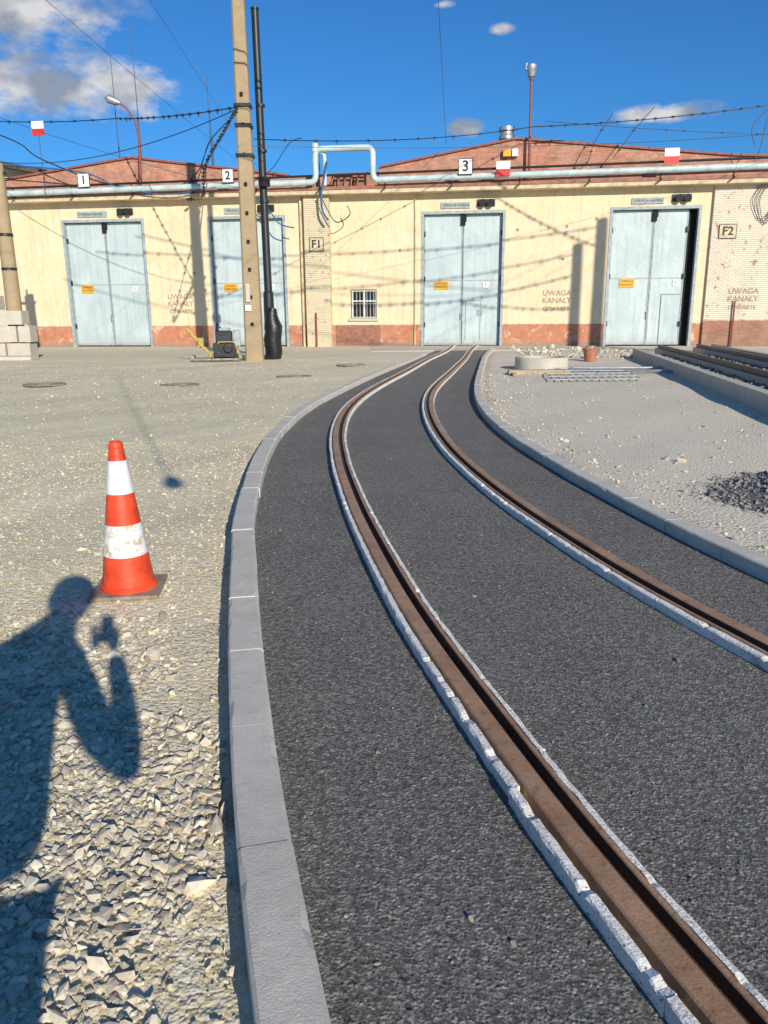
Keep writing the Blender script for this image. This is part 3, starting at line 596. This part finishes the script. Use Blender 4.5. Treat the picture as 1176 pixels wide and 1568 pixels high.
wire(O,O,0,.020,clips=.4,pts=[pz(8.05),pz(7.3)-V((.5,0,0)),pz(6.3)-V((1.3,-.5,0)),T(6.0,6.9),T(5.2,6.75)])
wire(O,O,0,.03,mat='blue',pts=[T(-5,8.6),T(0,8.1),T(2,7.35),T(4.5,7.0),T(7.5,7.3),T(9,6.3),T(9.6,5.6),T(10.3,5.4)])
wire(O,O,0,.05,mat='blue',pts=[T(11.9,8.2),T(11.75,7.5),T(11.6,6.8),T(11.65,6.1),T(11.9,5.7)])
wire(O,O,0,.025,pts=[T(11.5,6.9),T(11.9,6.1),T(12.3,5.6),T(12.9,5.9),T(12.8,6.3)])
wire(O,O,0,.018,pts=[T(10.8,9.2),T(10.2,9.0),T(9.4,8.0),T(8.6,7.5)])
wire(O,O,0,.016,clips=.6,pts=[T(24.3,9.7),T(23.6,8.6),T(23.4,7.9),T(23.0,7.5)])
wire(O,O,0,.016,clips=.6,pts=[T(26.0,9.9),T(25.2,9.0),T(24.4,7.9)])
wire(O,O,0,.018,pts=[T(31.2,10.4),T(30.6,9.4),T(30.4,8.2),T(30.2,7.6)]);wire(O,O,0,.018,pts=[T(32,10.1),T(30.8,9.8),T(30.0,9.0),T(30.2,8.2)])
for q in range(3): wire(O,O,0,.015,pts=[T(30.9+q*.12,6.9,-.25),T(30.5+q*.15,6.2,-.25),T(30.9+q*.1,5.4-q*.1,-.25),T(31.4,6.0,-.25),T(31.3,6.7,-.25)])
wire((.1,7,9.2),T(17.2,8.9,0),.1,.010)
wire((-9,12,9.6),T(9,7.4),.2,.006);wire((-14,20,8),pz(5.6),.3,.006);wire((-5.5,12,9.5),T(9,7.6),.1,.005)
wire(pz(6.9),T(36,9.0),.4,.008)
wire((15.3,20,11.2),(-2,19.5,10.9),.5,.03,clips=.8);wire((16.3,20,12.3),(-8,24,11.4),.7,.03,clips=.8)
wire((15.3,20,10.3),(4.5,19,10.2),.5,.035,clips=.5);wire((16.3,20,11.4),(8,27,11.9),.3,.03,clips=.6)
wire((14,14,12.5),(-6,24,12),.4,.03);wire((12,16,11.5),(-3,21,10.9),.3,.02)
wire((15.3,20,8.8),(10.5,19.5,9.8),.2,.03,clips=.4);wire((13,9,12),(-9,22,11),.5,.025)
wire((-4.5,-9,11.5),(16.3,20,12),.6,.015);wire((-4.5,-9,11.2),(2.2,-3.5,10.5),0,.015);wire((2.2,-3.5,10.5),(15.3,20,11),.4,.012);wire((2.2,-3.5,10.5),(2.1,-3.5,4.7),0,.012)
m=MB();m.lathe([(.0,0),(.08,.04),(.10,.12),(.07,.2),(.03,.24)],14,c=(2.1,-3.5,4.46));m.obj('hanging_weight',M['black'],ow,smooth=True)
# ------------------------------------------------------------------ machine beside the mast
pc=empty('plate_compactor',(-5.7,27.0,0),.15)
m=MB();m.box(-.75,.75,-.35,.35,.05,.12).box(-.85,-.74,-.35,.35,.08,.22).box(.74,.85,-.35,.35,.08,.22);m.obj('base_plate',M['cover'],pc,bevel=.02)
m=MB();m.box(-.1,.65,-.28,.28,.14,.62).box(.0,.55,-.24,.24,.63,1.02).tube([(.1,-.1,1.0),(.1,-.1,1.16)],.1,12).tube([(.4,0,.45),(.4,-.36,.45)],.16,14);m.obj('engine',M['blackp'],pc,bevel=.03)
m=MB();m.box(.58,.82,-.2,.2,.5,1.05).box(.1,.5,-.2,.2,1.021,1.12);m.obj('fuel_tank',M['dframe'],pc,bevel=.04)
m=MB()
for y_ in (-.25,.25): m.tube(rnd([(-.2,y_,.2),(-.45,y_,.5),(-.95,y_*.8,1.12)],.1),.035,8).tube([(-.2,y_,.15),(.1,y_,.66),(.6,y_,.66),(.78,y_,.15)],.025,8)
m.tube([(-.95,-.2,1.12),(-.95,.2,1.12)],.035,8);m.box(-.62,-.42,-.2,.2,.5,.8);m.obj('handle_frame',M['machy'],pc,smooth=True)
# ------------------------------------------------------------------ items on the right
m=MB();m.lathe([(.70,0),(.72,.0),(.72,.32),(.70,.34),(.58,.34),(.56,.32),(.56,0)],36);m.obj('concrete_manhole_ring',M['conc'],smooth=True,loc=(4.35,21.5,.05))
m=MB();m.lathe([(.0,.02),(.17,.02),(.23,.36),(.25,.36),(.25,.42),(.22,.42),(.16,.05)],24);m.tube([(-.24,0,.38),(-.1,-.2,.5),(.1,-.2,.5),(.24,0,.38)],.01,6);m.obj('plastic_bucket',M['terr'],smooth=True,loc=(6.5,24.6,.05))
m=MB();m.box(-.75,.75,-.1,.1,0,.12).box(-.7,-.6,-.4,.5,.0,.06).obj('timber_offcuts',M['wood'],loc=(3.9,19.6,.06))
gr=MB()
for i in range(13): gr.tube([(i*.17,0,.06),(i*.17+.5,3.4,.06)],.012,6)
for j in range(5): gr.tube([(j*.125,j*.85,.075),(2.04+j*.125,j*.85,.075)],.014,6)
gr.obj('steel_mesh_panel',M['galv'],loc=(3.75,17.4,.05))
m=MB();m.tube([(0,0,.05),(2.6,-1.2,.07)],.04,8).tube([(.3,.6,.05),(3.2,.2,.06)],.035,8).obj('steel_pipes_lying',M['galv'],loc=(4.9,20.7,.05))
bt=empty('concrete_track_beams');dirv=V((8.39-5.87,25.91-11.73,0)).normalized();nr=V((dirv.y,-dirv.x,0))
def beam(off,w_,h_,a0,a1,mat,name,z0=-.1):
    o_=V((5.87,11.73,0))+nr*off;m=MB();L_=1.0 if 'beam' in name else 50;t=a0
    while t<a1:
        e_=min(t+L_*2,a1);P_=[o_+dirv*t,o_+dirv*t+nr*w_,o_+dirv*(e_-.01)+nr*w_,o_+dirv*(e_-.01)]
        vs=[(q.x,q.y,z0) for q in P_]+[(q.x,q.y,h_) for q in P_];m.add(vs,[(3,2,1,0),(4,5,6,7),(0,1,5,4),(1,2,6,5),(2,3,7,6),(3,0,4,7)]);t=e_
    m.obj(name,mat,bt,bevel=.01)
beam(0,.22,.34,-6,15.5,M['conc'],'beam_1');beam(.95,.3,.30,-6,17,M['conc'],'beam_2');beam(1.04,.08,.42,-6,17,M['black'],'rail_1',.301)
beam(2.35,.3,.30,-6,17.5,M['conc'],'beam_3');beam(2.46,.08,.42,-6,17.5,M['black'],'rail_2',.301);beam(3.3,.22,.34,-6,19,M['conc'],'beam_4')
beam(.222,.726,.16,-6,15.5,smD,'fill_1');beam(1.252,1.096,.16,-6,15.5,smD,'fill_2');beam(2.652,.646,.16,-6,15.5,smD,'fill_3')
n_=3500;t_=rng.uniform(-3,15,n_);o_=rng.uniform(.25,3.3,n_);q=[V((5.87,11.73,0))+dirv*a_+nr*b_ for a_,b_ in zip(t_,o_)]
stones('track_ballast',np.array([a_.x for a_ in q]),np.array([a_.y for a_ in q]),rng.uniform(.04,.1,n_),smD,z=np.full(n_,.17))
X1,Y1=region(420,5.2,9.5,26,34,lambda x,y:rng.random(len(x))<.7);stones('rubble',X1,Y1,rng.gamma(2,.06,len(X1))+.03,smL,z=0*X1+.04)
for a_,b_,c_ in ((-8,18.4,.40),(-4.7,18,.36),(-2.3,20.2,.38),(-1,24.6,.38)):
    m=MB();m.lathe([(c_+.08,.0),(c_+.08,.02),(c_,.025),(c_,.018),(.02,.022),(0,.022)],28)
    for i in range(4): m.box(-c_*.6,c_*.6,-.3+i*.18,-.25+i*.18,.023,.03)
    m.obj('manhole_cover',M['cover'],loc=(a_,b_,.0),smooth=True)
# ------------------------------------------------------------------ photographer (stands behind the camera, casts the shadow)
ph_=empty('photographer')
jac=simple('dark_jacket',(.04,.045,.06),.85,.3,20,.003);tro=simple('trousers',(.05,.055,.08),.9,.3,20,.003);skn=simple('skin',(.55,.34,.25),.55,.1,20,0);hair=simple('hair',(.05,.03,.02),.7,.3,40,.004)
def skin(name,verts,edges,mat,root=0,sub=2):
    me=bpy.data.meshes.new(name);me.from_pydata([v[0] for v in verts],edges,[]);o=bpy.data.objects.new(name,me);link(o,ph_)
    md=o.modifiers.new('s','SKIN');md.use_smooth_shade=True
    for i,v in enumerate(verts):
        r_=v[1];o.data.skin_vertices[0].data[i].radius=(r_,v[2] if len(v)>2 else r_);o.data.skin_vertices[0].data[i].use_root=(i==root)
    s_=o.modifiers.new('u','SUBSURF');s_.levels=sub;s_.render_levels=sub;me.materials.append(mat);return o
skin('torso_and_arms',[((-.36,-.25,.88),.21,.15),((-.36,-.25,1.12),.20,.14),((-.36,-.25,1.36),.21,.14),((-.31,-.24,1.54),.16,.11),((-.21,-.22,1.68),.10,.095),
 ((-.60,-.24,1.48),.095),((-.60,-.16,1.22),.07),((-.33,-.13,1.38),.058),((-.09,-.09,1.50),.04),
 ((-.12,-.23,1.53),.10),((-.02,-.2,1.24),.08),((.08,-.15,1.10),.07),((.06,-.10,1.33),.055),((.035,-.075,1.49),.04),((-.145,-.2,1.77),.085,.085)],
 [(0,1),(1,2),(2,3),(3,4),(3,5),(5,6),(6,7),(7,8),(3,9),(9,10),(10,11),(11,12),(12,13),(4,14)],jac)
skin('legs',[((-.37,-.25,.93),.19,.14),((-.47,-.25,.82),.12),((-.48,-.22,.5),.09),((-.48,-.27,.10),.06),((-.27,-.25,.82),.12),((-.27,-.22,.5),.09),((-.27,-.27,.10),.06)],[(0,1),(1,2),(2,3),(0,4),(4,5),(5,6)],tro)
for x_ in (-.485,-.27): skin('shoe',[((x_,-.30,.055),.045,.05),((x_,-.2,.05),.045,.045),((x_-.005,-.09,.035),.042,.03)],[(0,1),(1,2)],M['blackp'])
def hand(wx,wy,wz,sgn):
    skin('palm',[((wx,wy,wz),.026,.018),((wx-.01*sgn,wy+.01,wz+.05),.036,.014),((wx-.012*sgn,wy+.015,wz+.085),.036,.012)],[(0,1),(1,2)],skn)
    for k_,(l_) in enumerate((.068,.076,.072,.058)):
        z_=wz+.04+.02*(3-k_);x_=wx+.006*sgn
        skin('finger',[((x_,wy+.008,z_),.0088),((x_+.012*sgn,wy+.02,z_+.004),.0085),((x_+.004*sgn,wy+.034,z_+.007),.008),((x_-l_*.45*sgn,wy+.036,z_+.009),.0072)],[(0,1),(1,2),(2,3)],skn,sub=1)
    skin('thumb',[((wx-.01*sgn,wy+.0,wz+.03),.012),((wx-.028*sgn,wy-.012,wz+.055),.010),((wx-.035*sgn,wy-.006,wz+.085),.009)],[(0,1),(1,2)],skn,sub=1)
hand(.045,-.085,1.50,1);hand(-.06,-.085,1.51,-1)
m=MB();m.box(-.037,.037,-.004,.004,-.075,.075);o_=m.obj('phone',M['blackp'],ph_,bevel=.004,loc=(0,-.045,1.60));o_.rotation_euler=(-p,0,0)
import bmesh
bm=bmesh.new();bmesh.ops.create_uvsphere(bm,u_segments=32,v_segments=24,radius=1)
for v in bm.verts:
    x_,y_,z_=v.co;jaw=max(0,-z_);v.co=V((x_*(.078-.018*jaw),y_*(.098-.01*jaw)+.018*jaw*(1 if y_>0 else .3),z_*.122))
    if y_>.8 and abs(x_)<.22 and -.35<z_<.1: v.co.y+=.022*(1-abs(x_)/.22)*(1-abs(z_+.2)/.35 if abs(z_+.2)<.35 else 0)
    if y_>.6 and .05<z_<.22 and .2<abs(x_)<.55: v.co.y-=.008
me=bpy.data.meshes.new('head');bm.to_mesh(me);bm.free();me.materials.append(skn)
for q_ in me.polygons: q_.use_smooth=True
hd=link(bpy.data.objects.new('head',me),ph_);hd.location=(-.12,-.19,1.85);hd.rotation_euler=(-.2,-.15,-.2);hd.scale=(1.12,1.12,1.08)
m=MB()
for sx in (-1,1): m.lathe([(0,.0),(.011,.004),(.0,.012)],10,c=(sx*.03,.088,.004));m.tube([(sx*.076,-.01,-.02),(sx*.086,-.012,.0),(sx*.080,-.01,.03)],[.01,.014,.008],8)
m.tube([(-.024,.09,-.062),(0,.096,-.064),(.024,.09,-.062)],[.003,.006,.003],8);m.obj('face_features',simple('lips_and_ears',(.42,.2,.16),.5,.1,9,0),hd,smooth=True)
bm=bmesh.new();bmesh.ops.create_uvsphere(bm,u_segments=28,v_segments=20,radius=1)
bmesh.ops.delete(bm,geom=[v for v in bm.verts if v.co.z<-.35+.8*max(v.co.y,-.3)],context='VERTS')
for v in bm.verts:
    f_=1+.05*math.sin(17*v.co.x)*math.sin(13*v.co.y);v.co=V((v.co.x*.118*f_,v.co.y*.13*f_-.010,v.co.z*.148*f_))
me=bpy.data.meshes.new('hair');bm.to_mesh(me);bm.free();me.materials.append(hair);link(bpy.data.objects.new('hair',me),hd)
